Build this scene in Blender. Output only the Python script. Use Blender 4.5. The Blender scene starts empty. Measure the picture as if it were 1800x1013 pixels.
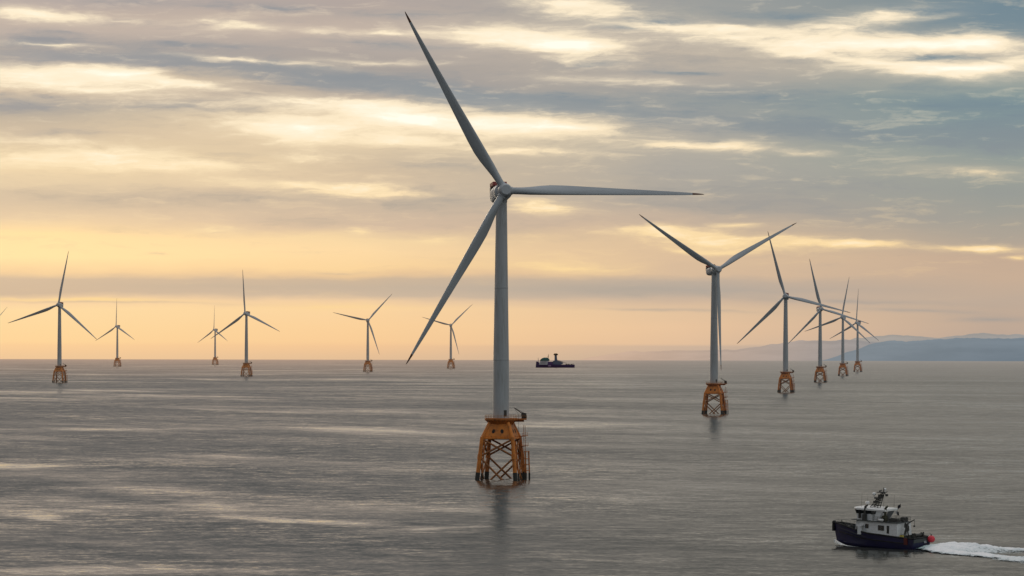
import bpy, math, random
import numpy as np
from mathutils import Matrix, Vector
random.seed(7)
R = math.radians
S = bpy.context.scene
COL = S.collection
EARTH = 7.2e6            # effective earth radius with refraction, metres
EYE = 50.1               # camera height above the sea


def drop(x, y):
    return -(x * x + y * y) / 2 / EARTH


def lin(c):
    return tuple((v / 12.92 if v <= .04045 else ((v + .055) / 1.055) ** 2.4) for v in [k / 255 for k in c])


# ------------------------------------------------------------------ node helper
class NT:
    def __init__(self, tree):
        self.t = tree
        tree.nodes.clear()

    def n(self, typ, **kw):
        nd = self.t.nodes.new(typ)
        for k, v in kw.items():
            setattr(nd, k, v)
        return nd

    def put(self, sock, v):
        if hasattr(v, 'is_output'):
            self.t.links.new(v, sock)
        elif v is not None:
            if sock.type == 'RGBA' and len(v) == 3:
                v = (*v, 1)
            sock.default_value = v

    def math(self, op, a, b=None, c=None, clamp=False):
        nd = self.n('ShaderNodeMath', operation=op, use_clamp=clamp)
        for i, v in enumerate((a, b, c)):
            if v is not None:
                self.put(nd.inputs[i], v)
        return nd.outputs[0]

    def vmath(self, op, a, b=None):
        nd = self.n('ShaderNodeVectorMath', operation=op)
        self.put(nd.inputs[0], a)
        if b is not None:
            self.put(nd.inputs[1], b)
        return nd.outputs['Value'] if op in ('LENGTH', 'DOT_PRODUCT') else nd.outputs[0]

    def scale(self, a, s):
        nd = self.n('ShaderNodeVectorMath', operation='SCALE')
        self.put(nd.inputs[0], a)
        self.put(nd.inputs['Scale'], s)
        return nd.outputs[0]

    def xyz(self, x, y, z):
        nd = self.n('ShaderNodeCombineXYZ')
        for i, v in enumerate((x, y, z)):
            self.put(nd.inputs[i], v)
        return nd.outputs[0]

    def sep(self, v):
        nd = self.n('ShaderNodeSeparateXYZ')
        self.put(nd.inputs[0], v)
        return nd.outputs

    def mapping(self, v, loc=(0, 0, 0), rot=(0, 0, 0), scale=(1, 1, 1), kind='POINT'):
        nd = self.n('ShaderNodeMapping', vector_type=kind)
        self.put(nd.inputs['Vector'], v)
        nd.inputs['Location'].default_value = loc
        nd.inputs['Rotation'].default_value = rot
        nd.inputs['Scale'].default_value = scale
        return nd.outputs[0]

    def noise(self, v, scale=1., detail=4., rough=.5, dist=0., lac=2.):
        nd = self.n('ShaderNodeTexNoise')
        self.put(nd.inputs['Vector'], v)
        for k, q in (('Scale', scale), ('Detail', detail), ('Roughness', rough), ('Distortion', dist), ('Lacunarity', lac)):
            nd.inputs[k].default_value = q
        return nd.outputs['Fac'], nd.outputs['Color']

    def mix(self, f, a, b, blend='MIX'):
        nd = self.n('ShaderNodeMix', data_type='RGBA', blend_type=blend)
        self.put(nd.inputs[0], f)
        self.put(nd.inputs[6], a)
        self.put(nd.inputs[7], b)
        return nd.outputs[2]

    def mixf(self, f, a, b):
        nd = self.n('ShaderNodeMix', data_type='FLOAT')
        self.put(nd.inputs[0], f)
        self.put(nd.inputs[2], a)
        self.put(nd.inputs[3], b)
        return nd.outputs[0]

    def mapr(self, v, a, b, c=0., d=1., smooth=False):
        nd = self.n('ShaderNodeMapRange', interpolation_type='SMOOTHSTEP' if smooth else 'LINEAR')
        for i, q in enumerate((v, a, b, c, d)):
            self.put(nd.inputs[i], q)
        return nd.outputs[0]

    def ramp(self, f, stops, interp='LINEAR'):
        nd = self.n('ShaderNodeValToRGB')
        cr = nd.color_ramp
        cr.interpolation = interp
        while len(cr.elements) < len(stops):
            cr.elements.new(.5)
        for e, (p, c) in zip(cr.elements, sorted(stops, key=lambda s: s[0])):
            e.position = p
            e.color = (*c, 1)
        self.put(nd.inputs[0], f)
        return nd.outputs[0]


# ------------------------------------------------------------------ world: cloudy dusk sky
SUN_AZ, SUN_EL = R(-22), R(17)        # azimuth from +Y towards +X


def build_world():
    w = bpy.data.worlds.new("World")
    S.world = w
    w.use_nodes = True
    N = NT(w.node_tree)
    d = N.n('ShaderNodeTexCoord').outputs['Generated']
    x, y, z = N.sep(d)
    K = 6404.
    az = N.math('MULTIPLY', N.math('ARCTAN2', x, y), K)
    hor = N.math('SQRT', N.math('ADD', N.math('MULTIPLY', x, x), N.math('MULTIPLY', y, y)))
    el = N.math('MULTIPLY', N.math('ARCTAN2', z, hor), K)
    P = N.xyz(az, el, 0.)
    # domain warp so the cloud banks get torn, drifting edges
    n1 = N.noise(N.mapping(P, scale=(1 / 260, 1 / 60, 1)), detail=3, rough=.55)[1]
    n2 = N.noise(N.mapping(P, loc=(3.3, 8.1, 0), scale=(1 / 70, 1 / 16, 1)), detail=4, rough=.6)[1]
    half = (.5, .5, .5)
    w1 = N.vmath('MULTIPLY', N.vmath('SUBTRACT', n1, half), (150, 26, 0))
    w2 = N.vmath('MULTIPLY', N.vmath('SUBTRACT', n2, half), (60, 11, 0))
    fade = N.mapr(el, -10., 130., .12, 1.)
    Q = N.vmath('ADD', P, N.scale(N.vmath('ADD', w1, w2), fade))
    qx, qe, _ = N.sep(Q)
    t = N.math('DIVIDE', qe, N.math('ADD', N.math('MAXIMUM', qe, 0.), 400.), clamp=True)

    hi_w = [(-200, (174, 165, 151)), (-800, (150, 147, 141)), (-2200, (134, 138, 137)), (-4000, (185, 188, 191)), (-9000, (242, 245, 248))]
    hi_c = [(-200, (164, 159, 150)), (-800, (153, 150, 142)), (-2200, (140, 140, 136)), (-4000, (185, 188, 191)), (-9000, (242, 245, 248))]
    cols = [
        (100, [(632, (250, 208, 158)), (600, (253, 214, 160)), (575, (253, 217, 163)), (545, (253, 220, 168)), (531, (246, 212, 168)), (523, (232, 202, 164)), (515, (207, 184, 157)),
               (490, (208, 186, 158)), (477, (240, 208, 160)), (450, (253, 226, 168)), (415, (250, 222, 165)),
               (385, (222, 201, 165)), (350, (206, 190, 162)), (310, (226, 208, 170)), (280, (226, 208, 168)),
               (240, (200, 186, 160)), (200, (175, 168, 152)), (165, (196, 182, 158)), (135, (214, 198, 166)),
               (118, (165, 160, 152)), (90, (165, 160, 152)), (60, (180, 171, 160)), (30, (186, 175, 161)), (0, (170, 163, 158))]),
        (650, [(632, (243, 200, 155)), (600, (248, 206, 157)), (575, (250, 210, 160)), (545, (250, 213, 165)), (531, (236, 204, 165)), (521, (203, 183, 160)),
               (505, (195, 178, 157)), (492, (200, 180, 155)), (483, (228, 197, 155)), (470, (244, 212, 160)), (440, (243, 215, 166)), (418, (234, 210, 165)),
               (400, (205, 185, 160)), (350, (198, 183, 160)), (310, (205, 188, 160)), (270, (205, 190, 162)),
               (235, (222, 204, 168)), (205, (226, 208, 172)), (180, (186, 175, 158)), (150, (155, 152, 148)),
               (120, (160, 156, 150)), (90, (168, 162, 155)), (60, (186, 175, 162)), (20, (172, 163, 155)), (0, (168, 160, 154))]),
        (1200, [(632, (206, 180, 158)), (605, (226, 192, 160)), (575, (232, 197, 162)), (548, (226, 195, 162)), (530, (206, 182, 159)),
                (510, (178, 168, 157)), (494, (188, 173, 157)), (482, (212, 186, 158)), (455, (214, 188, 158)), (420, (206, 182, 155)),
                (385, (188, 172, 155)), (340, (172, 167, 156)), (300, (170, 167, 158)), (260, (173, 169, 158)),
                (220, (160, 160, 155)), (180, (150, 155, 153)), (140, (170, 165, 157)), (100, (178, 170, 158)),
                (60, (170, 165, 157)), (30, (155, 157, 153)), (0, (152, 155, 153))]),
        (1750, [(632, (176, 166, 156)), (590, (187, 167, 152)), (560, (192, 170, 152)), (530, (190, 171, 154)),
                (490, (198, 174, 152)), (455, (194, 171, 150)), (420, (172, 163, 150)), (380, (158, 158, 150)),
                (340, (150, 155, 150)), (300, (153, 159, 152)), (260, (140, 155, 152)), (220, (130, 150, 152)),
                (180, (132, 152, 152)), (150, (148, 158, 154)), (120, (172, 170, 160)), (90, (172, 168, 160)),
                (60, (132, 146, 150)), (30, (122, 140, 147)), (0, (125, 142, 148))]),
    ]
    outs = []
    for cx, st in cols:
        stops = []
        for yy, c in st + (hi_w if cx < 1000 else hi_c):
            e = max(0, 609.25 + .0022 * (cx - 900) - yy)
            stops.append((e / (e + 400), lin(c)))
        outs.append(N.ramp(t, stops))
    base = outs[0]
    for i in range(3):
        base = N.mix(N.mapr(qx, cols[i][0] - 900., cols[i + 1][0] - 900., 0., 1.), base, outs[i + 1])

    # cloud features in (azimuth, elevation): x, y, half width, half height, tilt in degrees (down to the right), strength
    bright = [
        (50, 32, 110, 12, 3, .75), (210, 40, 90, 7, 4, .35), (400, 49, 85, 14, 0, .5), (690, 62, 130, 8, 1, .35), (880, 66, 100, 18, -2, .6),
        (985, 80, 110, 20, 8, .9), (995, 82, 60, 12, 2, .9), (60, 132, 130, 13, 0, .7), (200, 131, 60, 10, 2, 1.0), (120, 150, 170, 16, 2, .45),
        (300, 146, 110, 9, 8, .55), (620, 188, 170, 12, 3, .6), (730, 205, 110, 17, 3, .95), (860, 221, 120, 16, 3, .9), (970, 226, 110, 11, 3, .85),
        (525, 232, 75, 20, 5, .95), (600, 226, 190, 30, 2, .5), (700, 246, 120, 10, 2, .4), (60, 286, 130, 14, 2, .6), (180, 272, 120, 10, 2, .5),
        (330, 290, 140, 10, 2, .5), (270, 300, 110, 7, 0, .4), (520, 326, 160, 9, 2, .45), (610, 340, 120, 7, 2, .35), (60, 252, 120, 8, 1, .4),
        (390, 403, 60, 8, 0, .45), (640, 405, 40, 7, 0, .4), (760, 420, 55, 8, 0, .4), (540, 276, 70, 8, 0, .35),
        (450, 112, 170, 5, 4, .35), (90, 83, 110, 4, 2, .45), (660, 112, 110, 5, 0, .35), (560, 62, 60, 6, 3, .3),
        (1030, 16, 140, 15, 5, .55), (1180, 50, 150, 8, 2, .45), (1290, 52, 70, 6, 2, .35), (1400, 70, 210, 15, 3, .6), (1540, 35, 110, 14, -5, .55),
        (1600, 82, 170, 15, 0, .75), (1700, 82, 60, 11, 0, .85), (1590, 84, 110, 7, 0, .8), (1490, 105, 170, 14, 8, .55), (1650, 127, 120, 15, 3, .7), (1690, 127, 80, 8, 1, .85),
        (1790, 112, 50, 12, 0, .6), (1260, 261, 75, 9, 3, .75), (1185, 259, 80, 8, -2, .55), (1415, 270, 60, 6, 3, .4), (980, 271, 110, 6, 2, .4),
        (1070, 142, 140, 9, 2, .3), (940, 368, 80, 14, 3, .55), (1230, 418, 130, 12, 4, .75), (1170, 402, 70, 7, 0, .5), (1490, 428, 110, 9, 2, .8),
        (1710, 438, 80, 8, 0, .75), (1295, 396, 40, 5, 0, .4), (1000, 470, 150, 14, 2, .4), (1795, 456, 30, 6, 0, .5), (1700, 305, 120, 9, 3, .25), (1260, 440, 90, 6, 2, .4),
        (150, 527, 230, 4, 1, .5), (580, 541, 260, 7, 0, .3), (880, 270, 90, 7, 2, .25),
        (680, 214, 460, 52, 2, .22), (1000, 72, 300, 46, 4, .2), (1560, 92, 340, 48, 4, .2), (140, 146, 280, 40, 2, .2), (160, 285, 320, 30, 2, .22), (960, 232, 240, 30, 3, .2), (620, 330, 260, 22, 2, .2), (1250, 420, 260, 34, 3, .22)]
    dark = [
        (300, 112, 380, 15, 3, .8), (150, 104, 180, 10, 0, .6), (620, 146, 280, 19, 5, .8), (820, 168, 230, 17, 5, .75), (80, 76, 90, 12, 2, .7), (340, 86, 170, 9, 2, .75),
        (110, 62, 100, 5, 3, .4), (40, 190, 120, 22, 0, .65), (300, 190, 220, 17, 0, .55), (500, 20, 130, 11, 0, .7), (240, 10, 160, 12, 0, .5), (700, 30, 130, 7, 0, .35), (690, 82, 120, 8, 2, .5),
        (200, 350, 260, 26, 2, .45), (720, 355, 220, 34, 2, .45), (780, 290, 190, 22, 0, .4), (440, 348, 170, 14, 0, .3), (270, 445, 28, 3, 0, .45), (600, 478, 70, 4, 0, .4),
        (200, 532, 240, 3, 1, .6), (110, 240, 130, 9, 0, .4), (560, 392, 130, 16, 2, .3), (900, 410, 130, 18, 0, .3),
        (1770, 40, 190, 40, 0, .9), (1720, 18, 150, 20, 0, .6), (1370, 30, 150, 10, 2, .6), (1150, 42, 130, 11, 3, .55), (1090, 52, 90, 9, 0, .6), (1040, 115, 110, 10, 0, .5), (1650, 105, 90, 6, 2, .8),
        (1180, 129, 90, 6, 0, .6), (1500, 60, 120, 6, 0, .4), (960, 182, 200, 20, 2, .7), (1120, 204, 240, 17, 3, .6), (1300, 172, 220, 24, 2, .5), (1420, 225, 260, 20, 2, .5), (1720, 185, 260, 30, 0, .65), (1500, 240, 300, 22, 2, .5),
        (1780, 245, 170, 45, 0, .75), (1450, 372, 330, 24, 2, .45), (1250, 335, 260, 26, 2, .4), (1480, 320, 300, 26, 2, .35), (1100, 508, 260, 17, 1, .5), (1500, 531, 260, 7, 2, .5), (1610, 548, 180, 5, 2, .5),
        (1740, 563, 100, 6, 1, .65), (1250, 548, 160, 4, 1, .35), (1180, 360, 180, 12, 0, .3), (400, 506, 520, 16, 1, .3), (1120, 545, 120, 4, 1, .35)]

    def strokes(lst, amp_all):
        acc = None
        for (cx, cy, hw, hh, tilt, a) in lst:
            e = 609.25 + .0022 * (cx - 900) - cy
            m = N.mapping(Q, loc=(cx - 900, e, 0), rot=(0, 0, R(-tilt)), scale=(hw * 1.85, hh * 1.95, 1), kind='TEXTURE')
            g = N.n('ShaderNodeTexGradient', gradient_type='QUADRATIC_SPHERE')
            N.put(g.inputs[0], m)
            f = g.outputs['Fac']
            acc = N.math('MULTIPLY', f, a * amp_all) if acc is None else N.math('MULTIPLY_ADD', f, a * amp_all, acc)
        return acc

    # streaky cloud texture at two scales; it also breaks up the big shapes
    tex = N.noise(N.mapping(Q, loc=(11, 4, 0), scale=(1 / 190, 1 / 26, 1)), detail=7, rough=.62)[0]
    tex2 = N.noise(N.mapping(Q, loc=(-7, 21, 0), scale=(1 / 62, 1 / 11, 1)), detail=5, rough=.62)[0]
    tex3 = N.noise(N.mapping(Q, loc=(5, -9, 0), scale=(1 / 30, 1 / 9, 1)), detail=6, rough=.65)[0]
    amp = N.mapr(el, 20., 190., .15, 1.)
    tx = N.math('ADD', N.math('MULTIPLY', N.math('SUBTRACT', tex, .5), 1.5), N.math('MULTIPLY', N.math('SUBTRACT', tex2, .5), .75))
    tx = N.math('MULTIPLY_ADD', N.math('SUBTRACT', tex3, .5), .32, tx)
    tx = N.math('MULTIPLY', tx, amp)
    sb, sk = strokes(bright, 2.1), strokes(dark, 1.35)
    b = N.math('MULTIPLY', sb, N.math('MULTIPLY_ADD', tx, 1.2, 1.0))
    b = N.math('MULTIPLY_ADD', tx, N.math('MULTIPLY', N.math('MINIMUM', sb, .5), 1.1), b)
    k = N.math('MULTIPLY', sk, N.math('MULTIPLY_ADD', tx, -1.1, 1.0))
    k = N.math('MULTIPLY_ADD', tx, N.math('MULTIPLY', N.math('MINIMUM', sk, .5), -1.0), k)
    b = N.math('MULTIPLY_ADD', N.mapr(b, .10, 1.0, 0., 1., True), .48, N.math('MULTIPLY', b, .46))
    k = N.math('MULTIPLY_ADD', N.mapr(k, .10, .95, 0., 1., True), .55, N.math('MULTIPLY', k, .38))
    b = N.math('ADD', b, N.math('MULTIPLY', N.math('MAXIMUM', N.math('SUBTRACT', tx, .08), 0.), .85))
    k = N.math('ADD', k, N.math('MULTIPLY', N.math('MAXIMUM', N.math('MULTIPLY_ADD', tx, -1., -.08), 0.), .75))
    darkcol = N.mix(N.mapr(qx, -800., 800.), lin((148, 149, 153)), lin((116, 137, 149)))
    base = N.mix(N.mapr(el, 60., 180.), base, N.vmath('MULTIPLY', base, N.mix(N.mapr(qx, -500., 600.), (1.13, 1.065, 1.08), (1.03, 1.01, 1.01))))
    warmdark = N.mix(N.mapr(qe, 190., 440.), N.mix(N.mapr(qx, -700., 700.), lin((198, 179, 155)), lin((162, 157, 152))), darkcol)
    brightcol = N.mix(N.mapr(qe, 100., 420.), lin((253, 218, 158)), lin((255, 238, 208)))
    c = N.mix(N.math('MINIMUM', N.math('MULTIPLY', k, .9), .92), base, warmdark)
    c = N.mix(N.math('MINIMUM', N.math('MAXIMUM', b, 0.), 1.), c, brightcol)
    hot = N.math('MAXIMUM', N.math('SUBTRACT', b, .95), 0.)
    c = N.mix(N.math('MINIMUM', N.math('MULTIPLY', hot, .9), 1.), c, (1.1, 1.03, .88))
    hs = N.n('ShaderNodeHueSaturation')
    hs.inputs['Saturation'].default_value = 1.04
    N.put(hs.inputs['Color'], c)
    c = hs.outputs[0]
    hz = N.mix(N.mapr(az, -700., 700.), lin((226, 190, 152)), lin((172, 160, 150)))
    c = N.mix(N.mapr(el, 6., -26., 0., .55, True), c, hz)
    # the sky behind the camera is a plain blue grey overcast
    back = N.mapr(y, .35, -.5, 0., 1., True)
    backcol = N.mix(N.mapr(x, -.6, .7), lin((122, 126, 130)), lin((184, 189, 190)))
    c = N.mix(back, c, backcol)
    # clear sky glimmering through the deck
    sky = N.n('ShaderNodeTexSky', sky_type='NISHITA', sun_disc=False, sun_elevation=SUN_EL, sun_rotation=SUN_AZ)
    bg0 = N.n('ShaderNodeBackground')
    N.put(bg0.inputs[0], sky.outputs[0])
    bg0.inputs[1].default_value = .05
    bg = N.n('ShaderNodeBackground')
    N.put(bg.inputs[0], c)
    bg.inputs[1].default_value = 1.
    mx = N.n('ShaderNodeMixShader')
    mx.inputs[0].default_value = .975
    N.t.links.new(bg0.outputs[0], mx.inputs[1])
    N.t.links.new(bg.outputs[0], mx.inputs[2])
    o = N.n('ShaderNodeOutputWorld')
    N.t.links.new(mx.outputs[0], o.inputs[0])
    w.cycles.sampling_method = 'MANUAL'
    w.cycles.sample_map_resolution = 512


build_world()
sun = bpy.data.objects.new('sun', bpy.data.lights.new('sun', 'SUN'))
COL.objects.link(sun)
sun.data.energy = .5
sun.data.angle = R(16)
sun.data.color = (1, .86, .66)
sdir = Vector((math.sin(SUN_AZ) * math.cos(SUN_EL), math.cos(SUN_AZ) * math.cos(SUN_EL), math.sin(SUN_EL)))
sun.rotation_euler = sdir.to_track_quat('Z', 'Y').to_euler()
sun.location = sdir * 3000

# ------------------------------------------------------------------ camera
cam = bpy.data.objects.new('camera', bpy.data.cameras.new('camera'))
COL.objects.link(cam)
cd = cam.data
cd.sensor_width = 36
cd.lens = 36 * 6404 / 1800
cd.clip_start = 1
cd.clip_end = 200000
cd.shift_y = (609.25 - 506.5) / 1800
cam.location = (0, 0, EYE)
cam.rotation_euler = (R(90), 0, 0)
cam.rotation_euler = (Matrix.Rotation(R(90), 3, 'X') @ Matrix.Rotation(.0022, 3, 'Z')).to_euler()
S.camera = cam
S.view_settings.view_transform = 'Standard'
S.view_settings.look = 'None'
S.view_settings.exposure = 0
S.cycles.use_denoising = True
S.cycles.max_bounces = 5
S.cycles.diffuse_bounces = 2
S.cycles.glossy_bounces = 3
S.cycles.transparent_max_bounces = 8
S.cycles.caustics_reflective = False
S.cycles.caustics_refractive = False


# ------------------------------------------------------------------ materials
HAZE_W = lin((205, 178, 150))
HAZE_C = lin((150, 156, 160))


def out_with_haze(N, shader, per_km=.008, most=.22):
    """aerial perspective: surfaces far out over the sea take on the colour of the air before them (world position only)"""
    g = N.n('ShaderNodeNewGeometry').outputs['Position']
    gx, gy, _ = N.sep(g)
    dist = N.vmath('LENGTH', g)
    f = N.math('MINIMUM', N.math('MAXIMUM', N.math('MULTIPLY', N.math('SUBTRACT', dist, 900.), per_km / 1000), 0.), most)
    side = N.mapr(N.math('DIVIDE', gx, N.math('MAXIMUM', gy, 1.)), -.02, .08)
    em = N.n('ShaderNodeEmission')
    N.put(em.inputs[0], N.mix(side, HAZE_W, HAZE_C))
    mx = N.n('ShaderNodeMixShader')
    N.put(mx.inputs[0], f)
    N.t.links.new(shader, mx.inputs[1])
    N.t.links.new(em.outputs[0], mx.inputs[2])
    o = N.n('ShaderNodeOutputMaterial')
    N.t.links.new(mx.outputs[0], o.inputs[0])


def paint(name, col, rough=.5, var=.12, grime=None, grime_amt=0., scale=(.4, .4, .12), metallic=0., spec=.5, far=True, bump=0.):
    m = bpy.data.materials.new(name)
    m.use_nodes = True
    N = NT(m.node_tree)
    co = N.n('ShaderNodeTexCoord').outputs['Object']
    f, _ = N.noise(N.mapping(co, scale=scale), detail=6, rough=.6)
    v = N.mapr(f, .3, .7, 1 - var, 1 + var)
    c = N.scale((*col, ), v)
    if grime:
        f2, _ = N.noise(N.mapping(co, loc=(5, 3, 1), scale=tuple(s * 2.3 for s in scale)), detail=5, rough=.65)
        c = N.mix(N.math('MULTIPLY', N.mapr(f2, .5, .72, 0., 1.), grime_amt), c, grime)
    p = N.n('ShaderNodeBsdfPrincipled')
    N.put(p.inputs['Base Color'], c)
    N.put(p.inputs['Roughness'], N.mapr(f, .3, .7, rough * .85, min(1, rough * 1.15)))
    p.inputs['Metallic'].default_value = metallic
    p.inputs['Specular IOR Level'].default_value = spec
    if bump:
        bm = N.n('ShaderNodeBump')
        bm.inputs['Strength'].default_value = bump
        bm.inputs['Distance'].default_value = .05
        N.put(bm.inputs['Height'], f)
        N.put(p.inputs['Normal'], bm.outputs[0])
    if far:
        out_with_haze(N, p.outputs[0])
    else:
        o = N.n('ShaderNodeOutputMaterial')
        N.t.links.new(p.outputs[0], o.inputs[0])
    return m


M = {}
M['tower'] = paint('tower_paint', (.44, .46, .475), .45, .10, (.25, .24, .21), .65, (.6, .6, .05))
M['blade'] = paint('blade_paint', (.40, .43, .455), .36, .08, (.26, .26, .25), .3, (.5, .5, .05))
M['seam'] = paint('joint_grey', (.37, .39, .40), .6, .1)
M['hub'] = paint('hub_paint', (.45, .475, .50), .45, .06)
M['tip'] = paint('blade_tip_paint', (.12, .05, .03), .5, .1)
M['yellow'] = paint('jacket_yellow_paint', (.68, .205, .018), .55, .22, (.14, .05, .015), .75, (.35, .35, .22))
M['shaded_yellow'] = paint('jacket_shaded_yellow', (.48, .14, .015), .6, .25, (.10, .04, .015), .8, (.4, .4, .3))  # darker copy of the jacket yellow, with shade put into its colour
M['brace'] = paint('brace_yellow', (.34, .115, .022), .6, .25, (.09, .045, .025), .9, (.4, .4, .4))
M['growth'] = paint('splash_zone_black', (.02, .02, .018), .7, .3, (.05, .055, .03), .6, (1.2, 1.2, 1.2))
M['dark'] = paint('dark_steel', (.035, .033, .03), .6, .2)
M['darkred'] = paint('hoist_red', (.28, .03, .03), .5, .15)
M['rail'] = paint('rail_ochre', (.42, .18, .04), .6, .2)
M['hole'] = paint('opening_dark', (.02, .012, .008), .8, .2)
M['cooler'] = paint('nacelle_beige', (.38, .34, .27), .5, .1)


# ------------------------------------------------------------------ mesh builder
class MB:
    def __init__(self):
        self.v, self.f, self.s = [], [], []

    def add(self, vs, fs, smooth=False):
        o = len(self.v)
        self.v += [tuple(p) for p in vs]
        self.f += [tuple(i + o for i in q) for q in fs]
        self.s += [smooth] * len(fs)

    def box(self, c, size, rz=0., ry=0., rx=0.):
        x, y, z = [s / 2 for s in size]
        m = Matrix.Translation(c) @ Matrix.Rotation(rz, 4, 'Z') @ Matrix.Rotation(ry, 4, 'Y') @ Matrix.Rotation(rx, 4, 'X')
        vs = [m @ Vector((sx * x, sy * y, sz * z)) for sz in (-1, 1) for sx, sy in ((-1, -1), (1, -1), (1, 1), (-1, 1))]
        self.add(vs, [(3, 2, 1, 0), (4, 5, 6, 7), (0, 1, 5, 4), (1, 2, 6, 5), (2, 3, 7, 6), (3, 0, 4, 7)])

    def loft(self, rings, cap=True, smooth=True, closed=True):
        n = len(rings[0])
        vs = [p for r in rings for p in r]
        fs = []
        for i in range(len(rings) - 1):
            for j in range(n if closed else n - 1):
                k = (j + 1) % n
                fs.append((i * n + j, i * n + k, (i + 1) * n + k, (i + 1) * n + j))
        self.add(vs, fs, smooth)
        if cap:
            self.add(rings[0], [tuple(range(n))[::-1]])
            self.add(rings[-1], [tuple(range(n))])

    def tube(self, a, b, r0, r1=None, n=10, cap=True):
        a, b = Vector(a), Vector(b)
        r1 = r0 if r1 is None else r1
        d = (b - a).normalized()
        u = d.orthogonal().normalized()
        w = d.cross(u)
        rs = [[p + (u * math.cos(2 * math.pi * i / n) + w * math.sin(2 * math.pi * i / n)) * r for i in range(n)] for p, r in ((a, r0), (b, r1))]
        self.loft(rs, cap)

    def lathe(self, prof, n=32, o=(0, 0, 0), axis='Z', cap=True, smooth=True):
        rings = []
        for r, h in prof:
            ring = []
            for i in range(n):
                a = 2 * math.pi * i / n
                c, s = r * math.cos(a), r * math.sin(a)
                p = {'Z': (c, s, h), 'Y': (s, h, c), 'X': (h, c, s)}[axis]
                ring.append((p[0] + o[0], p[1] + o[1], p[2] + o[2]))
            rings.append(ring)
        self.loft(rings, cap, smooth)

    def sphere(self, c, r, n=16, sq=(1, 1, 1)):
        rings = []
        for i in range(1, n // 2):
            t = math.pi * i / (n // 2)
            rings.append([(c[0] + sq[0] * r * math.sin(t) * math.cos(2 * math.pi * j / n), c[1] + sq[1] * r * math.sin(t) * math.sin(2 * math.pi * j / n), c[2] - sq[2] * r * math.cos(t)) for j in range(n)])
        self.loft(rings, True, True)

    def mesh(self, name, mat):
        me = bpy.data.meshes.new(name)
        me.from_pydata(self.v, [], self.f)
        me.polygons.foreach_set('use_smooth', self.s)
        me.materials.append(mat)
        me.update()
        return me


def link(name, me, parent=None, mat=None):
    o = bpy.data.objects.new(name, me)
    COL.objects.link(o)
    if parent:
        o.parent = parent
    if mat is not None:
        o.matrix_local = mat
    return o


def thing(name, label, cat, group=None):
    o = bpy.data.objects.new(name, None)
    COL.objects.link(o)
    o['label'] = label
    o['category'] = cat
    if group:
        o['group'] = group
    return o


def part(name, mb, mat, parent, label=None, mtx=None):
    o = link(name, mb.mesh(name, M[mat] if isinstance(mat, str) else mat), parent, mtx)
    if label:
        o['label'] = label
    return o


# ------------------------------------------------------------------ sea
# calm slicks lying along the wind: x, y, half length, half width, bearing, strength (negative: ruffled)
SLICKS = [(-292, 2660, 198, 107, -57.8, 0.8), (-138, 2880, 182, 112, -44.6, 0.6), (-334, 3158, 176, 89, -55.8, 0.6), (-82, 2183, 248, 37, -73.7, 0.7), (-200, 1518, 36, 35, -60.6, 0.9), (-137, 1277, 84, 23, -67.4, 0.5), (-85, 1142, 45, 13, -63.5, 0.5), (-52, 1054, 45, 12, -63.7, 0.9), (-18, 1001, 18, 19, -41.5, 0.6), (-136, 1052, 31, 10, -59.7, 0.6), (-93, 808, 21, 15, 24.8, 1.0), (-62, 813, 15, 10, -14.3, 0.5), (68, 3640, 187, 57, -74.3, 0.6), (21, 2299, 36, 49, -60.6, 0.5), (88, 6016, 171, 122, -70.0, 0.5), (388, 8612, 236, 188, -76.1, 0.4), (-519, 3997, 86, 93, -52.5, 0.6), (-308, 3819, 195, 87, -62.1, 0.6), (-112, 3875, 173, 85, -63.5, 0.5), (-192, 5416, 256, 178, -51.5, 0.4), (-889, 7548, 303, 259, -48.0, 0.4), (-527, 4992, 570, 207, -64.3, -0.7), (-239, 6785, 658, 185, -72.2, -0.5), (146, 6912, 675, 137, -77.5, -0.5), (272, 4571, 451, 85, -75.2, -0.3), (-414, 3515, 125, 86, -42.6, -0.6), (-269, 2286, 73, 66, -36.7, -0.5), (-135, 2610, 155, 32, -67.9, -0.4), (-189, 1721, 72, 90, -35.9, -0.4), (-61, 943, 63, 26, -58.8, -0.3)]


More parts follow.
